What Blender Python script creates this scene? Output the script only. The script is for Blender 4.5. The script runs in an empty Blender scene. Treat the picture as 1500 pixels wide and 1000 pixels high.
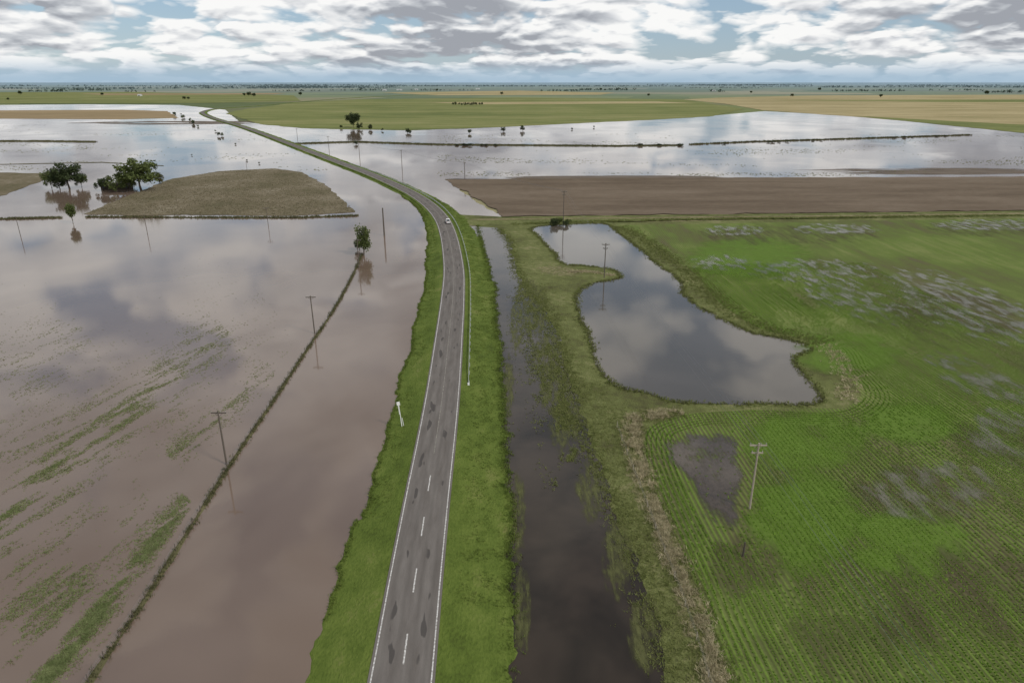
import bpy, math, random
import numpy as np
from mathutils import Vector, noise, Matrix
random.seed(7); np.random.seed(7)
sc=bpy.context.scene
COL=sc.collection
CAMH=60.0
TH=math.atan(380/1000.0); CT=math.cos(TH); ST=math.sin(TH)
# ---- survey helper: image bearing -> position on the ground at height z (planar survey of the terrain)
def G(px,py,z=0.0):
    t=(CAMH-z)/(CT*(py-120.0))
    return (t*(px-750.0), t*(1000.0*CT-(py-500.0)*ST))
def GL(l,z=0.0): return [G(a,b,z) for a,b in l]

# ---------------------------------------------------------------- materials
def nt(name):
    m=bpy.data.materials.new(name); m.use_nodes=True
    t=m.node_tree; t.nodes.clear()
    return m,t
def N(t,typ,**kw):
    n=t.nodes.new(typ)
    for k,v in kw.items(): setattr(n,k,v)
    return n
def math_(t,op,a,b=None,c=None,clamp=False):
    n=t.nodes.new('ShaderNodeMath'); n.operation=op; n.use_clamp=clamp
    for i,v in enumerate((a,b,c)):
        if v is None: continue
        if isinstance(v,(int,float)): n.inputs[i].default_value=v
        else: t.links.new(v,n.inputs[i])
    return n.outputs[0]
def noise_(t,vec,scale,detail=4,rough=.55,dist=0,dim='3D'):
    n=t.nodes.new('ShaderNodeTexNoise'); n.noise_dimensions=dim; n.inputs['Scale'].default_value=scale
    n.inputs['Detail'].default_value=detail; n.inputs['Roughness'].default_value=rough
    n.inputs['Distortion'].default_value=dist
    t.links.new(vec,n.inputs['Vector']); return n.outputs['Fac']
def ramp_(t,fac,stops):
    r=t.nodes.new('ShaderNodeValToRGB'); e=r.color_ramp.elements
    while len(e)<len(stops): e.new(.5)
    for i,(p,c) in enumerate(stops):
        e[i].position=p; e[i].color=(c[0],c[1],c[2],1) if not isinstance(c,(int,float)) else (c,c,c,1)
    t.links.new(fac,r.inputs[0]); return r.outputs[0]
def mixc(t,fac,a,b,mode='MIX'):
    n=t.nodes.new('ShaderNodeMix'); n.data_type='RGBA'; n.blend_type=mode
    for s,v in ((0,fac),(6,a),(7,b)):
        if isinstance(v,(int,float)): n.inputs[s].default_value=v
        elif isinstance(v,tuple): n.inputs[s].default_value=(v[0],v[1],v[2],1)
        else: t.links.new(v,n.inputs[s])
    return n.outputs[2]
def pos_(t,scale=(1,1,1),rot=0):
    g=t.nodes.new('ShaderNodeNewGeometry'); m=t.nodes.new('ShaderNodeMapping')
    m.inputs['Scale'].default_value=scale; m.inputs['Rotation'].default_value=(0,0,rot)
    t.links.new(g.outputs['Position'],m.inputs['Vector']); return m.outputs[0]
def finish(t,col,rough=.9,bumpfac=None,bstr=.4,bdist=.2,ior=1.45,spec=.3,metal=0):
    p=t.nodes.new('ShaderNodeBsdfPrincipled'); o=t.nodes.new('ShaderNodeOutputMaterial')
    if isinstance(col,tuple): p.inputs['Base Color'].default_value=(*col,1)
    else: t.links.new(col,p.inputs['Base Color'])
    if isinstance(rough,(int,float)): p.inputs['Roughness'].default_value=rough
    else: t.links.new(rough,p.inputs['Roughness'])
    p.inputs['IOR'].default_value=ior; p.inputs['Specular IOR Level'].default_value=spec; p.inputs['Metallic'].default_value=metal
    if bumpfac is not None:
        b=t.nodes.new('ShaderNodeBump'); b.inputs['Strength'].default_value=bstr; b.inputs['Distance'].default_value=bdist
        t.links.new(bumpfac,b.inputs['Height']); t.links.new(b.outputs[0],p.inputs['Normal'])
    t.links.new(p.outputs[0],o.inputs[0]); return p,o
def land_mat(name,cols,big=.02,mid=.25,fine=2.5,stretch=(1,1,1),rot=0,bstr=.5,bdist=.25,lo=.36,hi=.64,spec=.1,wts=(.4,.35,.25),gain=1.0):
    cols=[tuple(x*gain for x in c) for c in cols]
    m,t=nt(name); v=pos_(t,stretch,rot)
    n1=noise_(t,v,big,3,.6); n2=noise_(t,v,mid,4,.6); n3=noise_(t,v,fine,3,.65)
    f=math_(t,'ADD',math_(t,'ADD',math_(t,'MULTIPLY',n1,wts[0]),math_(t,'MULTIPLY',n2,wts[1])),math_(t,'MULTIPLY',n3,wts[2]))
    k=len(cols)-1
    c=ramp_(t,f,[(lo+(hi-lo)*i/k,cc) for i,cc in enumerate(cols)])
    finish(t,c,.95,n3,bstr,bdist,spec=spec); return m
def simple(name,col,rough=.7,metal=0,var=.25,scale=4,spec=.3):
    m,t=nt(name)
    tc=t.nodes.new('ShaderNodeTexCoord')
    n=noise_(t,tc.outputs['Object'],scale,3)
    c=mixc(t,n,tuple(x*(1-var) for x in col),tuple(min(1,x*(1+var)) for x in col))
    finish(t,c,rough,metal=metal,spec=spec); return m
def water_mat(name,c1,c2,rough=.05,bstr=.03,scale=.9,big=.02,spec=.5,ior=1.333):
    m,t=nt(name); v=pos_(t)
    n=noise_(t,v,big,3,.6,.5)
    c=mixc(t,ramp_(t,n,[(.35,0),(.65,1)]),c1,c2)
    w=noise_(t,v,scale,2,.6)
    r=ramp_(t,noise_(t,v,.012,2,.5,.6),[(.4,(rough,)*3),(.62,(rough*2.6,)*3)])
    p,o=finish(t,c,r,w,bstr,.1,ior=ior,spec=spec); return m

M={}
M['verge']=land_mat('verge_grass',[(.054,.072,.015),(.085,.120,.022),(.118,.155,.032),(.175,.180,.060)],big=.035,mid=.35,fine=3.2,stretch=(1,.55,1),bdist=.3,bstr=.8)
M['rough']=land_mat('rough_grass',[(.085,.082,.036),(.115,.124,.044),(.145,.162,.056),(.22,.205,.10)],big=.06,mid=.45,fine=3,bdist=.4,bstr=.9,lo=.39,hi=.61)
M['dry']=land_mat('dry_grass',[(.10,.09,.045),(.20,.17,.09),(.30,.25,.15)],big=.1,mid=.6,fine=3.5,bdist=.4,bstr=.8)
M['mud']=land_mat('brown_ploughed_soil',[(.100,.074,.050),(.140,.106,.074),(.182,.142,.104)],big=.012,mid=.07,fine=.8,stretch=(.25,1,1),bdist=.1,lo=.40,hi=.60)
M['stubble']=land_mat('stubble',[(.075,.072,.036),(.120,.102,.058),(.17,.14,.092),(.26,.23,.17)],big=.03,mid=.35,fine=1.6,bdist=.3,bstr=.6)
M['farg']=land_mat('green_pasture',[(.105,.125,.038),(.155,.170,.055),(.22,.21,.088)],big=.005,mid=.03,fine=.3,stretch=(.4,1.2,1),gain=1.05,lo=.40,hi=.60)
M['fart']=land_mat('ripe_field',[(.23,.200,.09),(.33,.27,.14),(.41,.34,.19)],big=.005,mid=.03,fine=.3,stretch=(.3,1.2,1),lo=.41,hi=.59)
M['tan']=land_mat('dry_field',[(.20,.15,.08),(.27,.20,.11),(.33,.25,.14)],big=.005,mid=.04,fine=.3,stretch=(.3,1,1))
M['levee']=land_mat('levee_grass',[(.075,.070,.036),(.105,.098,.048),(.15,.13,.07)],big=.03,mid=.2,fine=1.5)
M['water']=water_mat('muddy_flood_water',(.138,.096,.072),(.190,.140,.108),ior=1.5,bstr=.02,rough=.04)
M['pond']=water_mat('pond_water',(.080,.069,.056),(.105,.090,.074),rough=.035,bstr=.02,ior=1.38)
M['ditch']=water_mat('ditch_water',(.020,.015,.010),(.046,.034,.024),rough=.05,bstr=.04,big=.08,spec=.45)

m,t=nt('farmland'); v=pos_(t,(1,1.0,1),.25)
vo=N(t,'ShaderNodeTexVoronoi'); vo.distance='CHEBYCHEV'; vo.inputs['Scale'].default_value=.0013; t.links.new(v,vo.inputs['Vector'])
sep=N(t,'ShaderNodeSeparateColor'); t.links.new(vo.outputs['Color'],sep.inputs[0])
c=ramp_(t,sep.outputs[0],[(0,(.095,.120,.055)),(.25,(.135,.165,.070)),(.45,(.18,.20,.085)),(.62,(.10,.115,.06)),(.75,(.28,.25,.14)),(.9,(.14,.15,.08))])
n=noise_(t,v,.02,3,.6); c=mixc(t,.3,c,ramp_(t,n,[(.3,(.35,.35,.35)),(.7,(.7,.7,.7))]),'OVERLAY')
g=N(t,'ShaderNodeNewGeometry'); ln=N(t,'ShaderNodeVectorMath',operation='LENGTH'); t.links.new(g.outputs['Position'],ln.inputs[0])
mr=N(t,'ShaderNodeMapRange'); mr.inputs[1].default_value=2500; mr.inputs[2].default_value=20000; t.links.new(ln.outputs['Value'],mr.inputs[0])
c=mixc(t,math_(t,'POWER',mr.outputs[0],.6),c,(.22,.30,.35))  # aerial haze painted into the land colour, bluer with distance
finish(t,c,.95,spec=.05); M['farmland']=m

# ---------------------------------------------------------------- object helpers
def link(o,kind=None,label=None,cat=None,group=None,parent=None):
    COL.objects.link(o)
    if kind: o['kind']=kind
    if label: o['label']=label
    if cat: o['category']=cat
    if group: o['group']=group
    if parent: o.parent=parent
    return o
def mesh_obj(name,verts,faces,mat,smooth=False,**kw):
    me=bpy.data.meshes.new(name); me.from_pydata([tuple(v) for v in verts],[],faces)
    if mat: me.materials.append(mat)
    if smooth: me.polygons.foreach_set('use_smooth',[True]*len(me.polygons))
    me.update()
    return link(bpy.data.objects.new(name,me),**kw)
def catmull(P,closed=False,step=8.0,maxn=40):
    P=[Vector((p[0],p[1])) for p in P]; n=len(P); out=[]
    rng=range(n if closed else n-1)
    for i in rng:
        if closed: a,b,c,d=P[i-1],P[i],P[(i+1)%n],P[(i+2)%n]
        else: a,b,c,d=P[max(i-1,0)],P[i],P[i+1],P[min(i+2,n-1)]
        L=(c-b).length
        k=max(1,min(maxn,int(L/step)))
        def tan(p0,p1,p2):
            l1=(p1-p0).length or 1e-6; l2=(p2-p1).length or 1e-6
            return ((p1-p0)/l1*l2+(p2-p1)/l2*l1)/(l1+l2)
        m1=tan(a,b,c)*L if a!=b else (c-b); m2=tan(b,c,d)*L if c!=d else (c-b)
        for j in range(k):
            s=j/k; s2=s*s; s3=s2*s
            out.append((2*s3-3*s2+1)*b+(s3-2*s2+s)*m1+(-2*s3+3*s2)*c+(s3-s2)*m2)
    if not closed: out.append(P[-1])
    return out
def rough(P,amp,closed=True,stepf=.008,seed=0):
    P=[Vector((p[0],p[1])) for p in P]; out=[]; n=len(P)
    for i in range(n if closed else n-1):
        a=P[i]; b=P[(i+1)%n]; L=(b-a).length
        dist=max(50,((a+b)/2).length); k=max(1,min(400,int(L/max(.5,dist*stepf))))
        for j in range(k):
            p=a.lerp(b,j/k); q=Vector((p.x,p.y,seed*13.7))
            d=noise.noise_vector(q/(amp*5))*amp+noise.noise_vector(q/(amp*1.7))*amp*.5+noise.noise_vector(q/(amp*.7))*amp*.22
            out.append(Vector((p.x+d.x,p.y+d.y)))
    if not closed: out.append(P[-1])
    return out
def sheet(name,P,z,mat,label=None,cat=None,amp=0,smooth=False,kind='structure',seed=0):
    if smooth: P=catmull(P,True,step=3,maxn=12)
    if amp: P=rough(P,amp,seed=seed)
    return mesh_obj(name,[(p[0],p[1],z) for p in P],[list(range(len(P)))],mat,kind=kind,label=label,cat=cat)
BZ=[0]
def blob(name,px,py,ax,ay,z,mat,rot=0,label=None,kind='structure',cat='ground',poly=None):
    n=40; rings=8
    BZ[0]+=1; z=z+BZ[0]*.0015
    if poly: B=[Vector(p) for p in catmull(GL(poly),True,step=3,maxn=6)]; n=len(B)
    else:
        B=[]
        for i in range(n):
            a=2*math.pi*i/n; u=ax*math.cos(a); w=ay*math.sin(a)
            B.append(Vector(G(px+u*math.cos(rot)-w*math.sin(rot),py+u*math.sin(rot)+w*math.cos(rot))))
    c=sum(B,Vector((0,0)))/n
    V=[(c.x,c.y,z)]; W=[1.0]; F=[]
    for r in range(1,rings+1):
        for i in range(n):
            p=c.lerp(B[i],r/rings); V.append((p.x,p.y,z)); W.append(1-r/rings)
    for i in range(n):
        j=(i+1)%n; F.append((0,1+i,1+j))
        for r in range(rings-1):
            a=1+r*n; b=a+n; F.append((a+i,b+i,b+j,a+j))
    o=mesh_obj(name,V,F,mat,kind=kind,label=label,cat=cat)
    at=o.data.attributes.new('w','FLOAT','POINT'); at.data.foreach_set('value',W)
    return o
def patch_mat(name,c1,c2,rough_=.9,scale=.3,stretch=(1,1,1),rot=0,thr=.5,soft=.08,ior=1.45,spec=.2,amp=1.3,fine=2.0,maxa=1.0,det=5):
    m,t=nt(name); v=pos_(t,stretch,rot)
    at=N(t,'ShaderNodeAttribute'); at.attribute_name='w'
    n=noise_(t,v,scale,det,.68 if det>3 else .5); n2=noise_(t,v,fine,2,.6)
    f=math_(t,'ADD',math_(t,'MINIMUM',math_(t,'MULTIPLY',at.outputs['Fac'],1.6),.75),math_(t,'MULTIPLY',math_(t,'SUBTRACT',n,.5),amp*2))
    f=math_(t,'MULTIPLY',f,ramp_(t,at.outputs['Fac'],[(0,0),(.25,1)]))
    mr=N(t,'ShaderNodeMapRange'); mr.interpolation_type='SMOOTHSTEP'; mr.inputs[1].default_value=thr-soft; mr.inputs[2].default_value=thr+soft; mr.inputs[4].default_value=maxa
    t.links.new(f,mr.inputs[0])
    c=mixc(t,ramp_(t,n2,[(.35,0),(.65,1)]),c1,c2)
    p,o=finish(t,c,rough_,n2 if rough_>.3 else None,.4,.15,ior=ior,spec=spec)
    tr=N(t,'ShaderNodeBsdfTransparent'); mx=N(t,'ShaderNodeMixShader')
    t.links.new(mr.outputs[0],mx.inputs[0]); t.links.new(tr.outputs[0],mx.inputs[1]); t.links.new(p.outputs[0],mx.inputs[2]); t.links.new(mx.outputs[0],o.inputs[0])
    return m
RD=-.047
M['puddle']=patch_mat('shallow_puddle_water',(.15,.140,.10),(.20,.185,.14),.16,scale=.40,stretch=(1.0,.40,1),rot=RD,ior=1.4,spec=.5,thr=.92,amp=1.9,soft=.55,maxa=.62,det=3)
M['wetsoil']=patch_mat('wet_dark_soil',(.085,.070,.040),(.125,.104,.062),.8,scale=.25,stretch=(1.2,.22,1),rot=RD,thr=.78,amp=1.7,soft=.5,spec=.1,maxa=.48)
M['darkpuddle']=patch_mat('dark_brown_puddle',(.070,.052,.037),(.088,.067,.049),.06,scale=.30,stretch=(1,.6,1),thr=.52,amp=1.0,soft=.30,spec=.5,maxa=.92)
M['brightcrop']=patch_mat('lush_crop',(.110,.195,.022),(.150,.245,.036),.9,scale=.15,thr=.45,amp=1.0,soft=.4,maxa=.6)
M['ditchgrass']=patch_mat('half_drowned_grass',(.085,.088,.034),(.125,.130,.050),.9,scale=.7,stretch=(1.4,.30,1),thr=.66,soft=.45,amp=1.5,maxa=.75)
M['yellow']=patch_mat('yellowed_grass',(.22,.195,.095),(.34,.295,.17),.95,scale=.7,thr=.74,soft=.45,amp=1.7,maxa=.75)
M['mudflat']=patch_mat('exposed_mud',(.10,.076,.055),(.15,.118,.088),.8,scale=.03,stretch=(.25,1,1),thr=.66,soft=.2,amp=1.5,fine=.2)

class MB:
    def __init__(s): s.v=[]; s.f=[]
    def tube(s,pts,rad,seg=6,cap=True):
        pts=[Vector(p) for p in pts]; base=len(s.v)
        for i,p in enumerate(pts):
            d=(pts[min(i+1,len(pts)-1)]-pts[max(i-1,0)]).normalized()
            u=d.cross(Vector((0,0,1)));
            if u.length<1e-3: u=Vector((1,0,0))
            u.normalize(); w=d.cross(u)
            r=rad[i] if isinstance(rad,(list,tuple)) else rad
            for k in range(seg):
                a=2*math.pi*k/seg; q=p+u*math.cos(a)*r+w*math.sin(a)*r; s.v.append(tuple(q))
        for i in range(len(pts)-1):
            for k in range(seg):
                a=base+i*seg+k; b=base+i*seg+(k+1)%seg; s.f.append((a,b,b+seg,a+seg))
        if cap:
            s.f.append(tuple(base+k for k in range(seg))[::-1]); e=base+(len(pts)-1)*seg; s.f.append(tuple(e+k for k in range(seg)))
        return s
    def box(s,x0,x1,y0,y1,z0,z1,tx=0,ty=0):
        b=len(s.v)
        s.v+=[(x0,y0,z0),(x1,y0,z0),(x1,y1,z0),(x0,y1,z0),(x0+tx,y0+ty,z1),(x1-tx,y0+ty,z1),(x1-tx,y1-ty,z1),(x0+tx,y1-ty,z1)]
        s.f+=[(b+3,b+2,b+1,b),(b+4,b+5,b+6,b+7),(b,b+1,b+5,b+4),(b+1,b+2,b+6,b+5),(b+2,b+3,b+7,b+6),(b+3,b,b+4,b+7)]
        return s
    def obj(s,name,mat,**kw): return mesh_obj(name,s.v,s.f,mat,**kw)
def tri_mesh(name,V,mat,k=3,**kw):
    n=V.shape[0]; me=bpy.data.meshes.new(name)
    me.vertices.add(n*k); me.vertices.foreach_set('co',V.reshape(-1).astype(np.float32))
    me.loops.add(n*k); me.loops.foreach_set('vertex_index',np.arange(n*k,dtype=np.int32))
    me.polygons.add(n); me.polygons.foreach_set('loop_start',np.arange(0,n*k,k,dtype=np.int32))
    me.update(calc_edges=True); me.materials.append(mat)
    return link(bpy.data.objects.new(name,me),**kw)
def tufts(name,P,H,W,mat,blades=5,bw=.05,lean=.5,label='',cat='grass'):
    P=np.asarray(P,float); n=len(P)
    if n==0: return
    H=np.broadcast_to(np.asarray(H,float),(n,))
    P=np.repeat(P,blades,0); Hh=np.repeat(H,blades)*np.random.uniform(.5,1.1,n*blades)
    k=len(P); a=np.random.uniform(0,2*np.pi,k); r=np.random.uniform(0,W,k)
    base=P+np.stack([np.cos(a)*r,np.sin(a)*r,np.zeros(k)],1)
    b=np.random.uniform(0,2*np.pi,k); w=bw*np.random.uniform(.6,1.4,k)
    per=np.stack([np.cos(b)*w,np.sin(b)*w,np.zeros(k)],1)
    tip=base+np.stack([np.random.normal(0,lean,k)*Hh,np.random.normal(0,lean,k)*Hh,Hh],1)
    return tri_mesh(name,np.stack([base-per,base+per,tip],1),mat,3,kind='stuff',label=label,cat=cat)
def leafmat(name,c1,c2,sc_=.8):
    m,t=nt(name); v=pos_(t); n=noise_(t,v,sc_,2,.7)
    c=ramp_(t,n,[(.3,c1),(.7,c2)]); p,o=finish(t,c,.8,spec=.15)
    tl=N(t,'ShaderNodeBsdfTranslucent'); t.links.new(c,tl.inputs[0]); mx=N(t,'ShaderNodeMixShader'); mx.inputs[0].default_value=.3
    t.links.new(p.outputs[0],mx.inputs[1]); t.links.new(tl.outputs[0],mx.inputs[2]); t.links.new(mx.outputs[0],o.inputs[0]); return m
M['leaf']=leafmat('tree_leaves',(.070,.092,.030),(.150,.180,.062))
M['leafdark']=leafmat('dark_tree_leaves',(.036,.052,.024),(.080,.100,.042))
M['leaffar']=leafmat('hazy_woods_leaves',(.105,.145,.155),(.130,.175,.180),.01)  # distance haze put into the leaf colour as a blue-grey tint
M['reed']=leafmat('reeds',(.085,.085,.040),(.15,.145,.07))
M['reedg']=leafmat('green_tall_grass',(.125,.150,.042),(.21,.225,.080))
M['vclump']=leafmat('verge_clumps',(.085,.125,.024),(.160,.200,.046))
M['reedd']=leafmat('dry_reeds',(.30,.26,.15),(.55,.48,.32))
M['weed']=leafmat('water_weeds',(.14,.175,.065),(.24,.275,.12))
M['crop']=leafmat('crop_leaves',(.100,.185,.020),(.185,.295,.042),.06)
M['bark']=simple('bark',(.11,.09,.07),.9)
M['wood']=simple('weathered_pole_wood',(.36,.31,.25),.85)
M['wooddk']=simple('dark_pole_wood',(.110,.092,.076),.85)
M['woodd']=simple('dark_fence_wood',(.09,.075,.06),.9)
M['galv']=simple('galvanised_steel',(.48,.49,.50),.5,metal=.1)
M['white']=simple('white_paint',(.80,.80,.78),.4,var=.05)
M['glass']=simple('dark_glass',(.02,.025,.03),.08,spec=.6,var=.1)
M['rubber']=simple('rubber',(.02,.02,.02),.8)
M['red']=simple('red_lamp',(.4,.02,.02),.3)
M['porc']=simple('porcelain',(.35,.33,.3),.3)
M['cable']=simple('aluminium_cable',(.20,.20,.20),.5,metal=.3)
M['brick']=simple('weathered_brick_wall',(.060,.045,.036),.9)
M['roof']=simple('rusty_metal_roof',(.075,.060,.050),.8)
M['shedw']=simple('pale_shed_wall',(.55,.55,.53),.7)

# ---------------------------------------------------------------- SETTING
xs=[-60000,-20000,-6000,-2500,-1000,-400,-150,0,150,400,1000,2500,6000,20000,60000]
ys=[-3000,-500,0,80,160,300,500,900,1600,3000,6000,12000,25000,60000]
V=[(x,y,-.35) for y in ys for x in xs]; nx=len(xs)
F=[(j*nx+i,j*nx+i+1,(j+1)*nx+i+1,(j+1)*nx+i) for j in range(len(ys)-1) for i in range(nx-1)]
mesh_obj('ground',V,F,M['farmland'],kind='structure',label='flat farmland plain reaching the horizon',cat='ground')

waterP=GL([(-900,154),(0,154),(120,153),(262,154),(330,161),(350,178),(440,188),(600,190),(800,182),(1040,170),(1120,163),(1250,170),(1500,194),(1900,225),(2100,266),(1500,263),(1000,264),(652,262),(690,290),(735,318),(700,330),(690,500),(620,1150),(-1200,1150)])
sheet('flood_water',waterP,0,M['water'],'muddy flood water covering fields beside the road','water',amp=2.0)

sheet('far_field',GL([(330,166),(360,160),(430,151),(520,146),(760,143),(1000,146),(1090,160),(1040,171),(950,176),(800,183),(700,188),(600,191),(520,190),(440,188),(380,182)]),.10,M['farg'],'green pasture bordered by flood water','field',amp=5)
sheet('ripe_field',GL([(1000,146),(1060,143),(1200,140),(1500,139),(2000,141),(2000,230),(1500,195),(1380,182),(1250,171),(1120,162),(1060,152)]),.12,M['fart'],'tan ripe crop field','field',amp=5)
sheet('grass_margin',GL([(1250,170),(1400,178),(1600,188),(1900,200),(1900,222),(1500,195)]),.16,M['farg'],'green margin of the ripe field','field',amp=4)
sheet('far_field',GL([(-600,136),(200,135),(430,140),(440,148),(300,151),(0,152),(-600,151)]),.10,M['farg'],'pale green field beyond the flood','field',amp=4,seed=3)
sheet('dry_field',GL([(-700,163),(0,162),(180,161),(245,163),(262,173),(180,175),(0,174),(-700,176)]),.10,M['tan'],'dry tan field strip rising from the water','field',amp=3)
sheet('dry_field',GL([(560,136),(760,133),(900,136),(880,139),(640,140)]),.10,M['fart'],'pale field far away','field',amp=4)
sheet('dry_field',GL([(120,137.5),(420,136.5),(400,138.5),(150,139.5)]),.14,M['tan'],'narrow tan field far away','field',amp=4)
sheet('dry_field',GL([(620,150),(960,149),(1020,151.5),(700,153)]),.16,M['fart'],'tan band across the pasture','field',amp=4)
sheet('far_field',GL([(1130,147),(1500,146),(1800,147),(1800,150),(1400,150)]),.18,M['farg'],'green band across the ripe field','field',amp=4)
sheet('brown_field',GL([(652,263),(900,261),(1500,259),(2200,262),(2200,300),(1500,308),(1000,314),(737,317),(700,292)]),.08,M['mud'],'bare brown ploughed field','field',amp=3.0)
sheet('brown_field',GL([(-500,250),(0,253),(58,254),(76,260),(45,272),(0,287),(-500,310)]),.08,M['stubble'],'brown stubble shore','field',amp=2.5)
isl=GL([(122,314),(160,298),(195,284),(250,263),(320,251),(400,247),(440,252),(478,272),(522,311),(430,316),(300,315),(200,316)])
sheet('stubble_island',isl,.10,M['stubble'],'brown stubble field left dry above the flood','field',amp=2.0)
def strip(name,pl,wpx,z,mat,label,amp=1.0,seed=0):
    top=[(x,y-wpx/2) for x,y in pl]; bot=[(x,y+wpx/2) for x,y in pl][::-1]
    return sheet(name,GL(top+bot),z,mat,label,'embankment',amp=amp,seed=seed)
strip('levee',[(425,211),(520,208),(640,212),(760,213),(900,214),(1000,213)],2.2,.14,M['levee'],'low grassy levee crossing the flooded field',2.5)
strip('levee',[(1010,212),(1100,208),(1200,205),(1420,198)],1.0,.14,M['levee'],'thin low levee in the flood',2.0,2)
strip('levee',[(-200,209),(0,207),(60,207),(140,208)],2.2,.14,M['levee'],'thin low levee in the flood',2.0,3)
strip('levee',[(0,241),(150,238),(240,243)],.8,.14,M['levee'],'thin low levee in the flood',1.5,4)
strip('levee',[(-200,325),(0,321),(90,319)],1.4,.14,M['levee'],'thin low levee in the flood',1.0,5)
strip('levee',[(128,318),(300,319),(440,319),(525,316)],1.4,.15,M['levee'],'thin grassy field boundary in the flood',1.0,6)
blob('mud_flat',1340,251,300,7,.05,M['mudflat'],label='muddy shallows')
blob('mud_flat',900,260,260,4,.055,M['mudflat'],label='muddy shallows')
blob('mud_flat',250,180,200,4,.05,M['mudflat'],label='muddy shallows')

sheet('rough_grass',GL([(700,327),(900,326),(1500,316),(2300,312),(2600,1150),(720,1150),(745,900),(735,600),(722,400)]),.04,M['rough'],'rough wet grass between ditch and fields','grass',amp=.4)
# crop field
m,t=nt('crop_field'); v=pos_(t,(1,1,1),RD)
sp=N(t,'ShaderNodeSeparateXYZ'); t.links.new(v,sp.inputs[0])
wob=noise_(t,v,.05,1)
xr=math_(t,'ADD',sp.outputs[0],math_(t,'MULTIPLY',wob,.8))
row=math_(t,'SINE',math_(t,'MULTIPLY',xr,2*math.pi/.8))
row=math_(t,'MULTIPLY_ADD',row,.5,.5)
n1=noise_(t,v,.018,4,.6); n3=noise_(t,v,2.5,2,.6)
vs=pos_(t,(1.0,.12,1),RD); n2=noise_(t,vs,.20,5,.70)
f=math_(t,'ADD',math_(t,'MULTIPLY',n1,.45),math_(t,'MULTIPLY',n2,.55))
green=ramp_(t,f,[(.36,(.140,.122,.068)),(.43,(.125,.150,.042)),(.52,(.130,.200,.034)),(.62,(.20,.245,.068))])
soil=ramp_(t,n3,[(.3,(.062,.054,.030)),(.7,(.108,.094,.054))])
fac=math_(t,'MULTIPLY',row,math_(t,'ADD',n3,.45),clamp=True)
lush=ramp_(t,n1,[(.40,.12),(.60,.55)])
fac=math_(t,'MAXIMUM',fac,lush)
c=mixc(t,fac,soil,green)
finish(t,c,.95,row,.5,.2,spec=.08); M['cropfield']=m
fieldL=[(1075,1150),(1062,1000),(1030,910),(1003,830),(970,760),(948,700),(940,660),(948,625),(1000,607),(1100,600),(1240,598),(1262,580),(1235,540),(1210,505),(1120,485),(1060,450),(1015,400),(975,370),(940,345),(905,330)]
sheet('crop_field',GL(fieldL+[(1500,320),(2300,316),(2700,1150)]),.07,M['cropfield'],'green row crop field with waterlogged patches','field',amp=.5)
sheet('farm_track_embankment',GL([(660,314),(740,318),(1000,315),(1500,309),(2200,303),(2200,313),(1500,317),(1000,322),(880,326),(770,329),(690,331)]),.11,M['rough'],'grassy farm track embankment','embankment',amp=.5)
strip('farm_track',[(690,322),(870,320),(1200,317),(1500,313),(2000,309)],1.6,.15,M['dry'],'worn farm track',.6,8)
# ditch
ditchR=[(1000,1150),(982,1000),(962,920),(932,820),(896,730),(872,670),(852,610),(835,550),(815,490),(798,452),(772,425),(757,395),(748,355),(730,334)]
sheet('ditch_water',GL(ditchR+[(690,332),(690,450),(720,600),(725,1150)]),.09,M['ditch'],'dark water standing in roadside ditch','water',amp=1.3)
for a in [(785,460,30,50),(803,520,30,50),(772,430,24,28),(828,620,34,60),(812,570,30,60),(757,480,14,60),(745,570,12,60),(865,720,30,60),(905,820,30,80),(945,930,34,80),(760,760,14,90),(765,900,16,90)]:
    blob('drowned_grass',*a,.095,M['ditchgrass'],label='half-drowned grass in the ditch',cat='grass')
# pond
pondP=[(782,333),(830,329),(885,328),(905,340),(935,362),(965,388),(998,412),(1008,438),(1060,468),(1110,490),(1165,499),(1190,511),(1165,523),(1178,548),(1198,572),(1206,588),(1120,592),(1040,592),(990,589),(950,577),(905,566),(880,545),(865,500),(848,455),(847,428),(870,414),(906,408),(893,394),(860,390),(832,388),(812,372),(792,350)]
pw=rough(catmull(GL(pondP),True,step=2,maxn=10),.7)
sheet('pond_water',pw,.10,M['pond'],'grey still pond with ragged banks','water')
def band(name,pl,w,z,mat,label):
    for i in range(len(pl)-1):
        (x0,y0),(x1,y1)=pl[i],pl[i+1]; L=math.hypot(x1-x0,y1-y0)
        blob(name,(x0+x1)/2,(y0+y1)/2,L*.75,w[i],z,mat,rot=math.atan2(y1-y0,x1-x0),label=label,cat='grass')
band('dry_grass_band',[(985,605),(925,608),(925,660),(963,760),(998,850),(1036,960),(1066,1060)],[12,26,28,30,32,32],.11,M['yellow'],'band of dry yellow reeds between ditch and crop')
band('dry_grass_band',[(850,400),(790,395)],[10],.11,M['yellow'],'band of yellowed grass by the pond')
for a in [(1180,650,110,60),(1180,770,110,100),(1240,520,100,40),(1100,380,120,40),(1330,620,100,40),(1330,800,110,70)]:
    blob('lush_crop',*a,.08,M['brightcrop'],label='lush green crop patch',cat='crop')
for a in [(1090,830,80,60),(1410,880,180,110),(1220,950,150,70),(1350,725,140,60),(1400,470,150,60),(1150,345,180,20),(1450,335,120,18),(1470,650,110,60)]:
    blob('wet_soil',*a,.08,M['wetsoil'],label='waterlogged dark soil between crop rows')
dpoly=[(960,632),(1025,622),(1082,626),(1092,668),(1104,702),(1092,745),(1080,800),(1045,790),(1005,715),(968,678)]
blob('dark_puddle',0,0,0,0,.09,M['darkpuddle'],label='dark brown puddle in the crop',cat='water',poly=dpoly)
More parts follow.
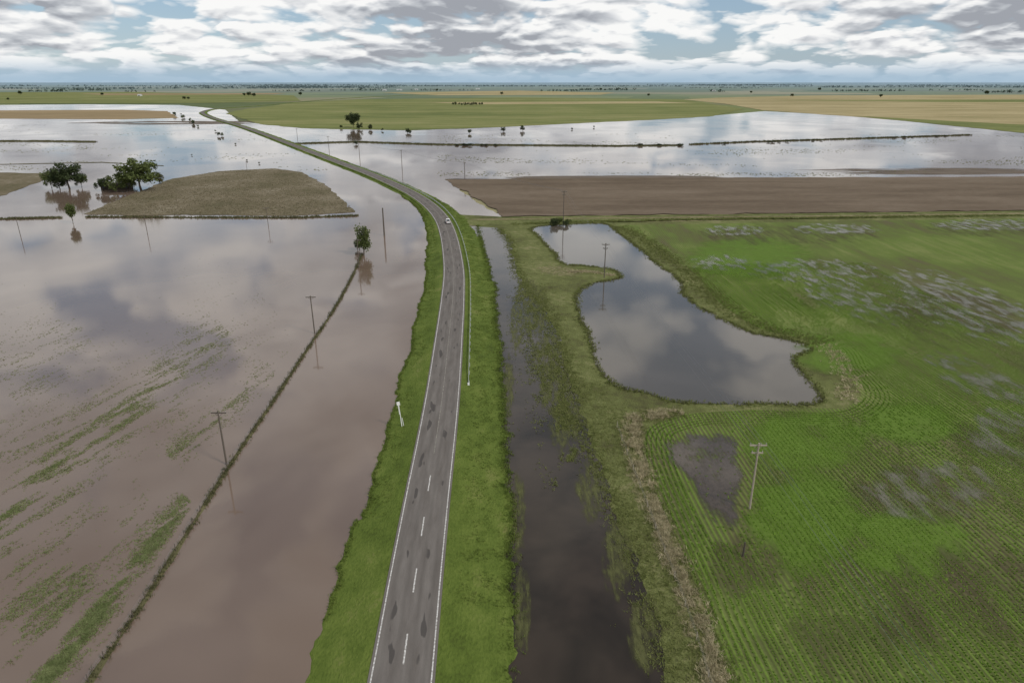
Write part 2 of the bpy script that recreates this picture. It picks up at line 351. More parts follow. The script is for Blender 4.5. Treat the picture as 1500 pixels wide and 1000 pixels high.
for i,a in enumerate([(1075,338,60,10),(1225,336,85,11),(1450,330,115,12),(1060,386,66,16),(1420,455,170,50),(1250,440,115,34),(1370,722,140,56),(1480,640,95,56),(1440,560,120,34),(1190,398,130,24)]):
    blob('puddle',*a,.10,M['puddle'],rot=(.35 if a[1]>430 and a[1]<600 else 0),label='shallow puddle between crop rows',cat='water')

# ---------------------------------------------------------------- ROAD
roadpx=[(570,1130),(579,1060),(587,1000),(594,950),(608,848),(619,773),(628,713),(638,650),(648,580),(657,500),(663,440),(665,400),(662,370),(657,345),(648,322),(631,302),(607,285),(575,269),(540,254),(500,239),(460,224),(420,209),(385,196),(350,184),(322,176),(302,169),(297,164),(318,159),(370,155),(440,149),(560,141),(760,135)]
RC=catmull(GL(roadpx,1.0),False,step=2.5,maxn=400)
acc=[0]
for i in range(1,len(RC)): acc.append(acc[-1]+(RC[i]-RC[i-1]).length)
def at(s):
    s=max(0,min(acc[-1]-1e-3,s)); i=int(np.searchsorted(acc,s,side='right'))-1; i=max(0,min(i,len(RC)-2))
    f=(s-acc[i])/max(1e-6,acc[i+1]-acc[i]); p=RC[i].lerp(RC[i+1],f)
    a=RC[max(0,i-1)]; b=RC[min(len(RC)-1,i+2)]; d=(b-a).normalized(); return p,d,Vector((d.y,-d.x))
def s_of(px,py):
    g=Vector(G(px,py,1.0)); k=min(range(len(RC)),key=lambda i:(RC[i]-g).length); return acc[k]
def ribbon(name,s0,s1,offs,mat,label,cat,step=2.5,kind='structure'):
    V=[];F=[];UV=[]; n=max(1,int((s1-s0)/step)); k=0
    for i in range(n+1):
        s=s0+(s1-s0)*i/n; p,d,r=at(s); o=offs(s); k=len(o)
        for (u,z) in o: V.append((p.x+r.x*u,p.y+r.y*u,z)); UV.append((u,s))
    for i in range(n):
        for j in range(k-1):
            a=i*k+j; F.append((a,a+1,a+k+1,a+k))
    o=mesh_obj(name,V,F,mat,kind=kind,label=label,cat=cat)
    uv=o.data.uv_layers.new(name='UVMap')
    for l in o.data.loops: uv.data[l.index].uv=UV[l.vertex_index]
    return o
S330=s_of(651,326)
def lerp(a,b,f): return a+(b-a)*max(0,min(1,f))
def voffs(s):
    f=(s-S330)/120
    L=lerp(9.4,6.4,f+.4); R=lerp(12.1,9.0,f+.2)
    if s<40: L=10.4
    nL=noise.noise(Vector((s*.06,0,1)))*1.1+noise.noise(Vector((s*.35,3,1)))*.6+noise.noise(Vector((s*1.2,3,1)))*.35
    nR=noise.noise(Vector((s*.06,0,7)))*1.2+noise.noise(Vector((s*.30,3,9)))*1.1+noise.noise(Vector((s*1.0,3,1)))*.7
    L+=nL; R+=nR
    return [(-L-.6,-.2),(-L,.06),(-L*.72,.42),(-4.6,.86),(-3.3,.97),(3.3,.97),(4.6,.86),(R*.6,.5),(R,.13),(R+.6,-.2)]
ribbon('road_verge',0,acc[-1]-900,voffs,M['verge'],'mown green grass embankment along the road','grass',step=.9)
m,t=nt('asphalt'); uvn=N(t,'ShaderNodeUVMap'); sx=N(t,'ShaderNodeSeparateXYZ'); t.links.new(uvn.outputs[0],sx.inputs[0])
mp=N(t,'ShaderNodeMapping'); mp.inputs['Scale'].default_value=(1,.14,1); t.links.new(uvn.outputs[0],mp.inputs[0])
na=noise_(t,mp.outputs[0],.9,4,.6); nb=noise_(t,uvn.outputs[0],9,3,.7); nc=noise_(t,uvn.outputs[0],.06,2)
c=ramp_(t,na,[(.30,(.118,.104,.093)),(.5,(.148,.132,.120)),(.72,(.180,.163,.148))])
ax=math_(t,'ABSOLUTE',sx.outputs[0])
tr=math_(t,'ABSOLUTE',math_(t,'SUBTRACT',ax,1.65))
trk=math_(t,'ABSOLUTE',math_(t,'SUBTRACT',tr,.75))
trf=ramp_(t,trk,[(.08,1),(.4,0)])
c=mixc(t,math_(t,'MULTIPLY',trf,math_(t,'MULTIPLY',nc,.6)),c,(.098,.088,.079))
mp2=N(t,'ShaderNodeMapping'); mp2.inputs['Scale'].default_value=(.9,.20,1); t.links.new(uvn.outputs[0],mp2.inputs[0])
pt=noise_(t,mp2.outputs[0],.9,2,.4); pf=ramp_(t,pt,[(.60,0),(.625,1)])
lane=ramp_(t,tr,[(.45,1),(.75,0)])
c=mixc(t,math_(t,'MULTIPLY',math_(t,'MULTIPLY',pf,lane),.75),c,(.055,.050,.047))
c=mixc(t,.3,c,ramp_(t,nb,[(.3,(.3,.3,.3)),(.7,(.7,.7,.7))]),'OVERLAY')
finish(t,c,.9,nb,.3,.02,spec=.12); M['asphalt']=m
def edge(s,k): return 3.55+noise.noise(Vector((s*.5,k,2)))*.08
ribbon('road',0,acc[-1]-2,lambda s:[(-edge(s,0)-.02,.95),(-edge(s,0),1.03),(0,1.06),(edge(s,5),1.03),(edge(s,5)+.02,.95)],M['asphalt'],'weathered two-lane asphalt road curving across the flood','road',step=2.0)
m,t=nt('worn_road_paint'); uvn=N(t,'ShaderNodeUVMap'); nb=noise_(t,uvn.outputs[0],3.5,4,.7)
c=mixc(t,ramp_(t,nb,[(.40,0),(.60,1)]),(.24,.22,.20),(.70,.69,.66)); finish(t,c,.7); M['paint']=m
zc=lambda u:1.06-.03*abs(u)/3.55+.008
smark=s_of(450,220)
for k,(a,b) in enumerate([(-3.27,-3.12),(3.12,3.27)]):
    ribbon('road_edge_line',0,smark,lambda s:[(a,zc(a)),(b,zc(b))],M['paint'],'white painted edge line','road marking',step=2.5)
s=s_of(594,950)-2.2-11.2*2
while s<s_of(628,713)+2:
    ribbon('road_centre_dash',s,s+4.4,lambda q:[(-.09,zc(.1)),(.09,zc(.1))],M['paint'],'white painted centre dash','road marking',step=2)
    s+=11.2
m,t=nt('very_worn_paint'); uvn=N(t,'ShaderNodeUVMap'); nb=noise_(t,uvn.outputs[0],1.2,4,.7)
c=mixc(t,ramp_(t,nb,[(.42,0),(.66,1)]),(.14,.125,.11),(.32,.30,.25)); finish(t,c,.7); M['paint2']=m
ribbon('road_centre_line',s,smark,lambda q:[(-.07,zc(.1)),(.07,zc(.1))],M['paint2'],'worn centre line in the bend','road marking',step=2.5)

# fence berm
fpx=[(105,1040),(130,1000),(195,905),(262,800),(330,692),(400,588),(450,512),(485,460),(508,420),(522,392),(530,372)]
FB=catmull(GL(fpx),False,step=1.0,maxn=60)
V=[];F=[];prof=[(-1,-.2),(-.75,.02),(-.2,.12),(.25,.11),(.7,.02),(1,-.2)]
for i,p in enumerate(FB):
    d=(FB[min(i+1,len(FB)-1)]-FB[max(i-1,0)]).normalized(); r=Vector((d.y,-d.x)); w=.42+noise.noise(Vector((i*.15,0,0)))*.5
    w=max(.1,w)
    for u,z in prof:
        V.append((p.x+r.x*u*w,p.y+r.y*u*w,z))
k=len(prof)
for i in range(len(FB)-1):
    for j in range(k-1): a=i*k+j; F.append((a,a+1,a+k+1,a+k))
mesh_obj('fence_berm',V,F,M['levee'],kind='structure',label='narrow grassy berm under the field fence',cat='embankment')

# ---------------------------------------------------------------- vegetation stuff
def along(P,n,spread,z=.05,side=0):
    P=[Vector((p[0],p[1])) for p in P]; L=[0]
    for i in range(1,len(P)): L.append(L[-1]+(P[i]-P[i-1]).length)
    out=[]
    for _ in range(n):
        s=random.random()*L[-1]; i=min(len(P)-2,int(np.searchsorted(L,s,side='right'))-1); f=(s-L[i])/max(1e-6,L[i+1]-L[i])
        p=P[i].lerp(P[i+1],f); d=(P[i+1]-P[i]).normalized(); r=Vector((d.y,-d.x)); u=random.gauss(side,spread)
        if noise.noise(Vector((p.x*.25,p.y*.25,side)))>-.25 or random.random()<.35: out.append((p.x+r.x*u,p.y+r.y*u,z))
    return out
def inpoly(x,y,P):
    c=False; n=len(P); j=n-1
    for i in range(n):
        if ((P[i][1]>y)!=(P[j][1]>y)) and x<(P[j][0]-P[i][0])*(y-P[i][1])/(P[j][1]-P[i][1])+P[i][0]: c=not c
        j=i
    return c
tufts('berm_grass',along(FB,2600,.28,.05),.42,.25,M['reed'],5,.05,.5,'dark tall grass along the fence berm')
closed=lambda P:list(P)+[P[0]]
tufts('pond_reeds',along(closed(pw),4500,.6,.08),.45,.35,M['reedg'],5,.07,.6,'green reeds around the pond bank')
tufts('pond_reeds',along(closed(pw),1200,.3,.08),.5,.3,M['reed'],5,.06,.4,'dark reeds at the pond edge')
dl=GL([(1000,604),(930,612),(927,655),(962,750),(1000,850),(1035,950),(1062,1040)])
tufts('dry_reeds',[p for p in along(dl,5200,.75,.1) if noise.noise(Vector((p[0]*.5,p[1]*.3,9)))>-.15],.45,.4,M['reedd'],5,.055,.8,'dry straw-coloured reeds')
tufts('dry_reeds',along(dl,2200,1.3,.1),.35,.4,M['reedg'],5,.055,.8,'green grass growing through dry reeds')
tufts('dry_reeds',along(GL([(1240,590),(1250,560),(1215,505)]),350,1.4,.1),.5,.35,M['reedd'],5,.07,.8,'dry straw-coloured reeds')
tufts('dry_reeds',along(GL([(832,399),(860,398),(900,404)]),300,.7,.1),.5,.35,M['reedd'],5,.07,.6,'dry straw-coloured reeds')
tufts('field_edge_grass',along(GL([(1210,505),(1120,482),(1060,448),(1015,405),(965,368),(935,345),(905,332)]),3000,2.4,.1),.45,.4,M['reedg'],5,.09,.7,'tall grass between pond and crop')
tufts('ditch_bank_grass',along(GL(ditchR),6000,1.2,.08),.28,.35,M['reedg'],5,.06,.8,'tall grass on the ditch bank')
tufts('ditch_bank_grass',along(GL([(700,330),(722,450),(735,600),(745,800),(742,1000),(740,1100)]),3000,.6,.12),.35,.3,M['vclump'],5,.05,.6,'grass at the verge foot')
tufts('ditch_bank_grass',along(GL([(860,560),(900,620),(940,760),(1000,900),(1040,1040)]),3500,2.2,.06),.20,.35,M['reedg'],4,.05,.9,'rough grass between ditch and dry reeds')
dg=[]
for i in range(14000):
    py=random.uniform(415,720); px=752+ (py-415)*.27+random.gauss(20,20)
    X,Y=G(px,py)
    if px>742 and noise.fractal(Vector((X*.35,Y*.09,4)),.9,2,4)>.06+max(0,(py-600)/500)+random.gauss(0,.12): dg.append((X,Y,.1))
tufts('drowned_grass_clumps',dg,.20,.35,M['reedg'],5,.055,.9,'grass clumps breaking the ditch water')
vl=[]
for i in range(4500):
    s=random.uniform(20,s_of(600,282)); p,d,r=at(s); o=voffs(s); u=o[1][0]+abs(random.gauss(0,.35)); vl.append((p.x+r.x*u,p.y+r.y*u,.08))
for i in range(3500):
    s=random.uniform(20,s_of(655,345)); p,d,r=at(s); o=voffs(s); u=o[8][0]+random.gauss(.1,.4); vl.append((p.x+r.x*u,p.y+r.y*u,.08))
tufts('verge_foot_grass',vl,.32,.3,M['vclump'],4,.06,.7,'tall grass where the verge meets the water')
cl=[]
for i in range(26000):
    s=random.uniform(20,330)**1.0; p,d,r=at(s); o=voffs(s)
    if random.random()<.42: u=random.uniform(o[1][0],-3.9); z=lerp(.9,.08,(-u-3.9)/5.4)
    else: u=random.uniform(3.9,o[8][0]); z=lerp(.9,.12,(u-3.9)/8.3)
    if noise.noise(Vector((p.x+u,p.y,0))*.5)>-.1: cl.append((p.x+r.x*u,p.y+r.y*u,z-.05))
tufts('verge_grass_clumps',cl,.18,.22,M['vclump'],4,.05,.8,'uneven grass clumps on the verge')
# drowned weeds in the flooded field
wd=[]
def weedband(x0,y0,x1,y1,w,n,thr=0.0):
    for _ in range(n):
        f=random.random(); L=math.hypot(x1-x0,y1-y0); g=random.gauss(0,w)
        px=x0+(x1-x0)*f-(y1-y0)/L*g; py=y0+(y1-y0)*f+(x1-x0)/L*g
        if py<330: continue
        X,Y=G(px,py)
        nn=noise.fractal(Vector(((X-Y*.25)*.40,Y*.08,0)),.6,2,5)
        if nn<thr+random.gauss(0,.16): continue
        if px> 130+(1000-py)*.635-14: continue
        wd.append((X,Y,0.0))
weedband(-20,780,330,480,16,20000,.12)
weedband(-20,700,250,560,30,8000,.25)
weedband(55,1010,275,730,8,8500,-.15)
weedband(0,1000,150,850,50,7000,.2)
weedband(250,670,400,540,9,3500,.05)
weedband(0,560,120,480,30,3500,.2)
weedband(0,900,200,700,70,11000,.3)
weedband(150,600,400,450,50,4000,.35)
tufts('flooded_weeds',wd,.14,.24,M['weed'],4,.048,.9,'green weeds poking out of the flooded field')
# drowned grass in the far flooded field
fw_=[]
for i in range(9000):
    px=random.uniform(640,1500); py=random.uniform(196,258); X,Y=G(px,py)
    if noise.fractal(Vector((X*.006,Y*.02,2)),.8,2,4)>.30+random.gauss(0,.1): fw_.append((X,Y,0))
for i in range(5000):
    px=random.uniform(0,480); py=random.uniform(178,250); X,Y=G(px,py)
    if noise.fractal(Vector((X*.006,Y*.02,5)),.8,2,4)>.38+random.gauss(0,.1): fw_.append((X,Y,0))
tufts('far_drowned_grass',fw_,.35,1.0,M['reedg'],4,.22,.9,'thin grass showing through the far flood water')
FL=catmull(GL(fieldL),False,step=2,maxn=20)
FP=[(p.x,p.y) for p in FL]+[(400,330),(400,20),(30,20)]
FLn=np.array([(p.x,p.y) for p in FL]); DP=GL(dpoly)
cr=[]
dirv=Vector((math.sin(RD),math.cos(RD))); nrm=Vector((math.cos(RD),-math.sin(RD)))
k=20
while k<170:
    s=50
    while s<230:
        p=dirv*s+nrm*(k*.8+ .25*noise.noise(Vector((k*3.1,s*.03,0))))
        s+=.34+ s*.0012
        if p.x>1.0*(p.y*.80+12)+2: continue
        if not inpoly(p.x,p.y,FP): continue
        dd=np.min(np.hypot(FLn[:,0]-p.x,FLn[:,1]-p.y))
        if dd<5.6 : continue
        nn=noise.fractal(Vector((p.x*.05,p.y*.02,5)),1,2,4)
        if nn<-.30 and random.random()<.5: continue
        if random.random()<.06: continue
        if inpoly(p.x,p.y,DP) and random.random()<.84: continue
        cr.append((p.x,p.y,.07))
    k+=1
for q in range(1,7):
    off=q*.85
    for i in range(len(FL)-1):
        a,b=FL[i],FL[i+1]; d=(b-a); L=d.length
        if L<1e-4: continue
        d/=L; r=Vector((d.y,-d.x)); s=0
        while s<L:
            p=a+d*s+r*off; s+=.38
            if 45<p.y<230 and inpoly(p.x,p.y,FP) and random.random()<.85: cr.append((p.x,p.y,.07))
cr=np.array(cr)
hs=np.array([.27+.12*noise.noise(Vector((x*.03,y*.03,2))) for x,y,_ in cr])
tufts('crop_plants',cr,hs,.08,M['crop'],6,.085,.75,'rows of young green crop plants',cat='crop')
ip=[]
while len(ip)<6000:
    px=random.uniform(130,520); py=random.uniform(248,315); g=G(px,py)
    if inpoly(g[0],g[1],isl): ip.append((g[0],g[1],.1))
tufts('stubble_clumps',ip,.45,.4,leafmat('dead_stalks',(.12,.105,.06),(.30,.26,.18),.3),4,.12,.5,'dead stalks standing on the stubble island',cat='crop')
tufts('levee_grass',along(GL([(425,211),(520,208),(640,212),(760,213),(900,214),(1000,213)]),2600,2.0,.1),1.2,1.2,M['reed'],5,.35,.4,'tall grass on the levee')
tufts('levee_grass',along(GL([(1010,212),(1100,208),(1200,205),(1420,198)]),1100,1.6,.1),1.4,1.2,M['reed'],5,.45,.4,'tall grass on the levee')
tufts('levee_grass',along(GL([(-50,322),(90,319)]),400,.8,.1),.8,.6,M['reed'],5,.2,.4,'tall grass on the field boundary')
tufts('levee_grass',along(GL([(128,318),(300,319),(440,319),(525,316)]),800,.8,.1),.8,.6,M['reed'],5,.2,.4,'tall grass on the field boundary')
tufts('levee_grass',along(GL([(-50,208),(0,207),(60,207),(140,208)]),500,2,.1),1.4,1.0,M['reed'],5,.3,.4,'tall grass on the levee')
tufts('levee_grass',along(GL([(750,329),(860,325),(1000,322),(1500,316)]),2000,1.2,.1),.6,.5,M['reedg'],5,.15,.4,'tall grass on the track embankment')

# ---------------------------------------------------------------- trees
def tree_mesh(kind,seed):
    rnd=random.Random(seed); tb=MB()
    pts=[(0,0,-.03),(rnd.uniform(-.02,.02),0,.15),(rnd.uniform(-.03,.03),rnd.uniform(-.03,.03),.36)]
    tb.tube(pts,[.034,.026,.018],6)
    if kind=='wide': nc,rx,rz,cz=40,.48,.36,.54
    elif kind=='tall': nc,rx,rz,cz=24,.25,.40,.55
    else: nc,rx,rz,cz=22,.42,.38,.44
    quads=[]
    for i in range(nc):
        a=rnd.uniform(0,6.283); rr=rx*math.sqrt(rnd.random())*.9; zz=cz+rz*rnd.uniform(-.75,1)*math.sqrt(max(0,1-(rr/rx)**2*.8))
        c=Vector((math.cos(a)*rr,math.sin(a)*rr,zz))
        if i<9: tb.tube([pts[2] if i%2 else (pts[1][0],pts[1][1],.25),tuple(Vector(pts[2]).lerp(c,.5)+Vector((0,0,-.03))),tuple(c)],[.013,.008,.003],4)
        cr_=rnd.uniform(.11,.18)
        for q in range(85):
            d=Vector((rnd.gauss(0,1),rnd.gauss(0,1),rnd.gauss(0,.75))); d=d.normalized()*cr_*rnd.uniform(.35,1.1)
            p=c+d; u=Vector((rnd.gauss(0,1),rnd.gauss(0,1),rnd.gauss(0,.5))).normalized(); w=u.cross(Vector((rnd.gauss(0,1),rnd.gauss(0,1),rnd.gauss(0,1)))).normalized()
            s_=rnd.uniform(.016,.034)
            quads.append([p-u*s_-w*s_*.6,p+u*s_-w*s_*.6,p+u*s_+w*s_*.6,p-u*s_+w*s_*.6])
    tm=bpy.data.meshes.new('tree_trunk'); tm.from_pydata(tb.v,[],tb.f); tm.materials.append(M['bark'])
    cm=bpy.data.meshes.new('tree_crown'); vv=[tuple(x) for q in quads for x in q]; cm.from_pydata(vv,[],[tuple(range(4*i,4*i+4)) for i in range(len(quads))])
    return tm,cm
TM={k:[tree_mesh(k,s_) for s_ in (1,2,3)] for k in ('wide','tall','bush')}
TMm={}
def crown_with(cm,mat):
    key=(cm.name,mat.name)
    if key not in TMm:
        c2=cm.copy(); c2.materials.clear(); c2.materials.append(mat); TMm[key]=c2
    return TMm[key]
ti=0
def tree(px,py,h,kind,label,mat='leafdark',name='tree',group=None,wid=1.0,zb=0):
    global ti
    tm,cm=TM[kind][ti%3]; ti+=1
    e=link(bpy.data.objects.new(name,None),label=label,cat='tree' if name=='tree' else 'bush',group=group)
    X,Y=G(px,py,0); e.location=(X,Y,zb); e.rotation_euler=(0,0,random.uniform(0,6.28)); e.scale=(h*wid,h*wid,h); e.empty_display_size=.1
    for n_,me in (('trunk',tm),('crown',crown_with(cm,M[mat]))):
        link(bpy.data.objects.new(n_,me),parent=e)
    return e
L1='broad tree standing in flood water beside the farmhouse'; gf='trees around the flooded farmhouse'
tree(76,275,12,'bush',L1,'leaf',group=gf,wid=1.0); tree(102,276,16,'wide',L1,group=gf,wid=1.15); tree(88,277,9,'bush',L1,group=gf)
tree(120,274,9,'bush',L1,'leaf',group=gf)
tree(207,279,19.5,'wide','tall broad green tree beside the flooded farmhouse','leaf',group=gf,wid=1.15)
tree(172,281,12,'bush','spreading green tree over the flooded farmhouse','leaf',group=gf,wid=1.1)
tree(150,280,9,'bush','low dark tree hiding the flooded farmhouse','leafdark',group=gf)
tree(190,276,9,'bush','low green tree beside the flooded farmhouse','leaf',group=gf)
tree(234,270,8,'bush','pale bare-looking tree at the edge of the stubble','reed',group=gf,wid=.8)
tree(107,327,9,'tall','slender young tree standing alone in water','leaf',wid=.8)
tree(533,374,11.5,'tall','green tree at the end of the field fence','leaf',wid=.75)
tree(527,366,6,'bush','low green bush at the end of the field fence','leafdark',wid=.8)
tree(518,187,21,'wide','large lone dark tree at the pasture edge'); tree(527,189,10,'bush','dark bush beside the lone tree'); tree(543,190,8,'bush','dark bush at the water edge')
tree(500,188,5,'bush','dark bush at the water edge')
gp='small trees along the flooded pasture edge'
for x,y,h in [(597,195,7),(601,196,5),(688,196,6),(737,193,7),(765,192,8),(560,192,4),(521,212,5),(838,190,3),(870,187,3)]: tree(x,y,h,'bush','small dark tree at the flooded pasture edge',group=gp)
for i in range(11): tree(663+i*4.3+random.uniform(-1,1),154+random.uniform(-.5,.8),random.uniform(7,11),'bush','small tree in a row on the pasture',group='tree row on the pasture')
for i in range(13):
    f=random.random()**1.2; tree(252+f*74+random.uniform(-5,5),165+f*36+random.uniform(-2,2),random.uniform(4,8.5)*(1-.35*f),'bush','small tree standing in flood water near the road','leaf' if i%3 else 'leafdark',group='roadside trees standing in water',wid=.9)
for x,y in [(362,236),(380,240),(281,228),(345,212)]: tree(x,y,random.uniform(1.5,2.6),'bush','small shrub poking out of flood water',group='shrubs in the flood')
for i in range(26):
    x=random.choice([random.uniform(655,740),random.uniform(850,1000),random.uniform(1000,1420)]); y=213 if x<1000 else 213-(x-1000)/420*15
    tree(x,y+.6,random.uniform(1.2,2.8),'bush','low dark shrub on the levee',group='shrubs on the levee',wid=2.6,name='shrub')
for i in range(6): tree(random.uniform(800,852),random.uniform(327,332),random.uniform(2,4.5),'bush','dark leafy bush at the pond head',group='bushes at the pond head',name='shrub',wid=1.2,mat='leaf' if i%2 else 'leafdark')
for x,y,h in [(365,141,20),(372,142,16),(358,141,14),(270,146,12),(276,146,10),(1100,137,14),(1160,142,14),(440,140,16),(1290,143,14),(950,141,12),(1200,133,22),(1445,139,20),(735,139,15),(12,147,9),(880,133,20),(150,140,14),(30,139,20),(640,134,18)]:
    tree(x,y,h,'wide','dark tree alone on the plain','leafdark',group='scattered trees on the plain')
def woods(lines):
    Q=[]
    for (x0,x1,y,h,dens) in lines:
        a=Vector(G(x0,y)); b=Vector(G(x1,y)); L=(b-a).length; n=int(L/10*dens)
        for _ in range(n):
            p=a.lerp(b,random.random()); yy=p.y+random.gauss(0,25); hh=h*random.uniform(.55,1.1)*(1+.4*noise.noise(Vector((p.x*.006,y,0))))
            for q in range(9):
                c=np.array([p.x+random.gauss(0,hh*.28),yy+random.gauss(0,hh*.28),hh*random.uniform(.12,.95)])
                u=np.random.normal(0,1,3); u/=np.linalg.norm(u); w=np.cross(u,np.random.normal(0,1,3)); w/=np.linalg.norm(w); s_=hh*.17
                Q.append([c-u*s_-w*s_,c+u*s_-w*s_,c+u*s_+w*s_,c-u*s_+w*s_])
    return np.array(Q)
near=[(40,100,134.5,17,1.3),(100,165,133,18,1.2),(1220,1330,134,14,.9),(1440,1500,136,14,1),(790,850,134,15,1),(850,930,132.5,16,1.1),(480,560,133,14,.7),(1040,1062,135,14,1),(1360,1440,133,13,.6),(180,230,135,12,.5),(395,470,134,12,.7),(600,700,133,11,.5)]
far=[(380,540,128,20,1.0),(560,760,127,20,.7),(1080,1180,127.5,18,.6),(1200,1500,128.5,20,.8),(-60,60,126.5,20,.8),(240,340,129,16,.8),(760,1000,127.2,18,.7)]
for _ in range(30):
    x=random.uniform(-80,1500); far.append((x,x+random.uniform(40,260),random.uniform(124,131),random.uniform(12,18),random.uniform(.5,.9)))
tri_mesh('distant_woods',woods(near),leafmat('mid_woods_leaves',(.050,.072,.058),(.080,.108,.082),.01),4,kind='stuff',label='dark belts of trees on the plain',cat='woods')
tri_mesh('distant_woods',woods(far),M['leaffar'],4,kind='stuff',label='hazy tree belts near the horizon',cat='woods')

# ---------------------------------------------------------------- poles & cables
def pole(X,Y,h,label,arm=True,group='wooden power line poles',rot=0,two=False,z=0,lean=0,rad=.17,mat='wood'):
    e=link(bpy.data.objects.new('power_pole',None),label=label,cat='power pole',group=group); e.location=(X,Y,z); e.rotation_euler=(0,lean,rot)
    MB().tube([(0,0,-.6),(0,0,h*.5),(0,0,h)],[rad,rad*.85,rad*.7],8).obj('post',M[mat],parent=e)
    if arm:
        for k_,zz in enumerate([h-.45]+([h-1.7] if two else [])):
            w=1.25 if k_==0 else .85
            b=MB().box(-w,w,-.09+.18,.09+.18,zz-.09,zz+.09); b.tube([(-.6*w,.18,zz-.02),(0,.15,zz-.65)],.03,4); b.tube([(.6*w,.18,zz-.02),(0,.15,zz-.65)],.03,4)
            b.obj('crossarm',M[mat],parent=e)
            for x in ((-w+.1,w-.1,.35) if k_==0 else (-w+.1,w-.1)):
                MB().tube([(x,.18,zz+.08),(x,.18,zz+.17),(x,.18,zz+.22),(x,.18,zz+.34)],[.02,.08,.05,.07],6).obj('insulator',M['porc'],parent=e)
    return e
lp='weathered wooden power pole with crossarm rising from the field fence'
for (px,py) in [(332,680),(461,488),(526,392)]:
    X,Y=G(px,py); pole(X,Y,10,lp,lean=random.uniform(-.01,.01),mat='wooddk')
X,Y=G(563,345); pole(X,Y,11.5,'thick bare wooden pole standing in flood water',arm=False,rad=.34,mat='wooddk')
for px,py,h in [(393,330,8),(216,342,8),(30,345,8),(362,250,7)]:
    X,Y=G(px,py); pole(X,Y,h,'thin wooden pole standing in flood water',arm=(px==393),group='thin poles in the flood',rad=.13,mat='wooddk')
rp=[(1098,745,11.2,1),(885,407,11.5,1),(825,331,15.5,1),(681,263,11,0),(589,246,13,0),(527,232,13,0),(482,219,12,0),(436,205,12,0)]
RPW=[(42,-40,11)]
labs={1098:'wooden power pole with two crossarms in the green crop',885:'wooden power pole with crossarms standing in the pond',825:'tall power pole among bushes at the pond head'}
for px,py,h,tw in rp:
    X,Y=G(px,py); pole(X,Y,h,labs.get(px,'wooden power pole standing in the flood beside the road'),two=bool(tw),rot=0 if px>800 else .7,mat='wood' if px==1098 else 'wooddk',rad=.18 if px>700 else .22); RPW.append((X,Y,h))
for off in (-1.05,.35,1.05):
    b=MB()
    for i in range(len(RPW)-1):
        a,c=RPW[i],RPW[i+1]
        pts=[(a[0]+(c[0]-a[0])*f+off,a[1]+(c[1]-a[1])*f+.18,(a[2]-.1)*(1-f)+(c[2]-.1)*f-4*1.5*f*(1-f)) for f in [j/14 for j in range(15)]]
        b.tube(pts,.018,4,False)
    b.obj('power_cable',M['cable'],label='thin power cable strung between wooden poles',cat='cable',group='overhead power cables')
e=link(bpy.data.objects.new('wire_fence',None),label='wire fence with dark wooden posts on grassy berm',cat='fence'); fw=MB()
prev=None
for i in range(0,len(FB),3):
    p=FB[i]; MB().tube([(p.x,p.y,0),(p.x+random.uniform(-.05,.05),p.y,1.25)],[.05,.045],5).obj('post',M['woodd'],parent=e)
    if prev is not None:
        for z in (.7,1.0,1.2): fw.tube([(prev.x,prev.y,z),(p.x,p.y,z)],.008,3,False)
    prev=p
fw.obj('fence_wire',M['cable'],parent=e)
e=link(bpy.data.objects.new('wire_fence',None),label='wire fence with wooden posts in dry reeds',cat='fence'); fw=MB(); prev=None
FB2=catmull(GL([(1055,1060),(1030,970),(1000,880),(965,790),(935,710),(912,650),(900,615)]),False,step=1.0,maxn=40)
for i in range(0,len(FB2),5):
    p=FB2[i]; MB().tube([(p.x,p.y,0),(p.x,p.y,1.3)],[.055,.05],5).obj('post',M['wood'],parent=e)
    if prev is not None:
        for z in (.6,.9,1.2): fw.tube([(prev.x,prev.y,z),(p.x,p.y,z)],.008,3,False)
    prev=p
fw.obj('fence_wire',M['cable'],parent=e)
X,Y=G(1088,815); o=MB().tube([(X,Y,0),(X+.03,Y,1.2),(X+.05,Y,2.4)],[.16,.14,.12],6).obj('wooden_stake',M['woodd'],label='short dark wooden stake in the wet crop',cat='post')

# guard rail
s0=s_of(668,556)-2; s1=s_of(500,240)
e=link(bpy.data.objects.new('guard_rail',None),label='galvanised steel guard rail along the bend',cat='guard rail')
V=[];F=[]; prof=[(0.0,.42),(.07,.48),(.07,.53),(0,.58),(0,.61),(.07,.66),(.07,.71),(0,.77)]; off=5.15; n=int((s1-s0)/2); k=len(prof)
for i in range(n+1):
    s=s0+(s1-s0)*i/n; p,d,r=at(s); drop=-.45*max(0,1-(s-s0)/7)
    for u,z in prof:
        uu=off-u; V.append((p.x+r.x*uu,p.y+r.y*uu,z*1.1+.8+drop))
for i in range(n):
    for j in range(k-1): a=i*k+j; F.append((a,a+1,a+k+1,a+k))
mesh_obj('rail_beam',V,F,M['galv'],parent=e)
np_=98
pm=None
for i in range(np_):
    s=s0+1+(s1-s0-2)*i/(np_-1); p,d,r=at(s); drop=-.45*max(0,1-(s-s0)/7)
    if pm is None: pm=MB().box(-.06,.06,-.08,.08,-.9,.0); pm=pm.obj('rail_post',M['galv'],parent=e); o=pm
    else: o=pm.copy(); link(o,parent=e)
    o.location=(p.x+r.x*(off+.12),p.y+r.y*(off+.12),1.62+drop)
p,d,r=at(s0-.2); en=MB().box(-.2,.2,-.08,.08,-.3,.3); eo=en.obj('rail_end_plate',M['white'],parent=e); eo.location=(p.x+r.x*off,p.y+r.y*off,1.05); eo.rotation_euler=(0,0,math.atan2(r.y,r.x))

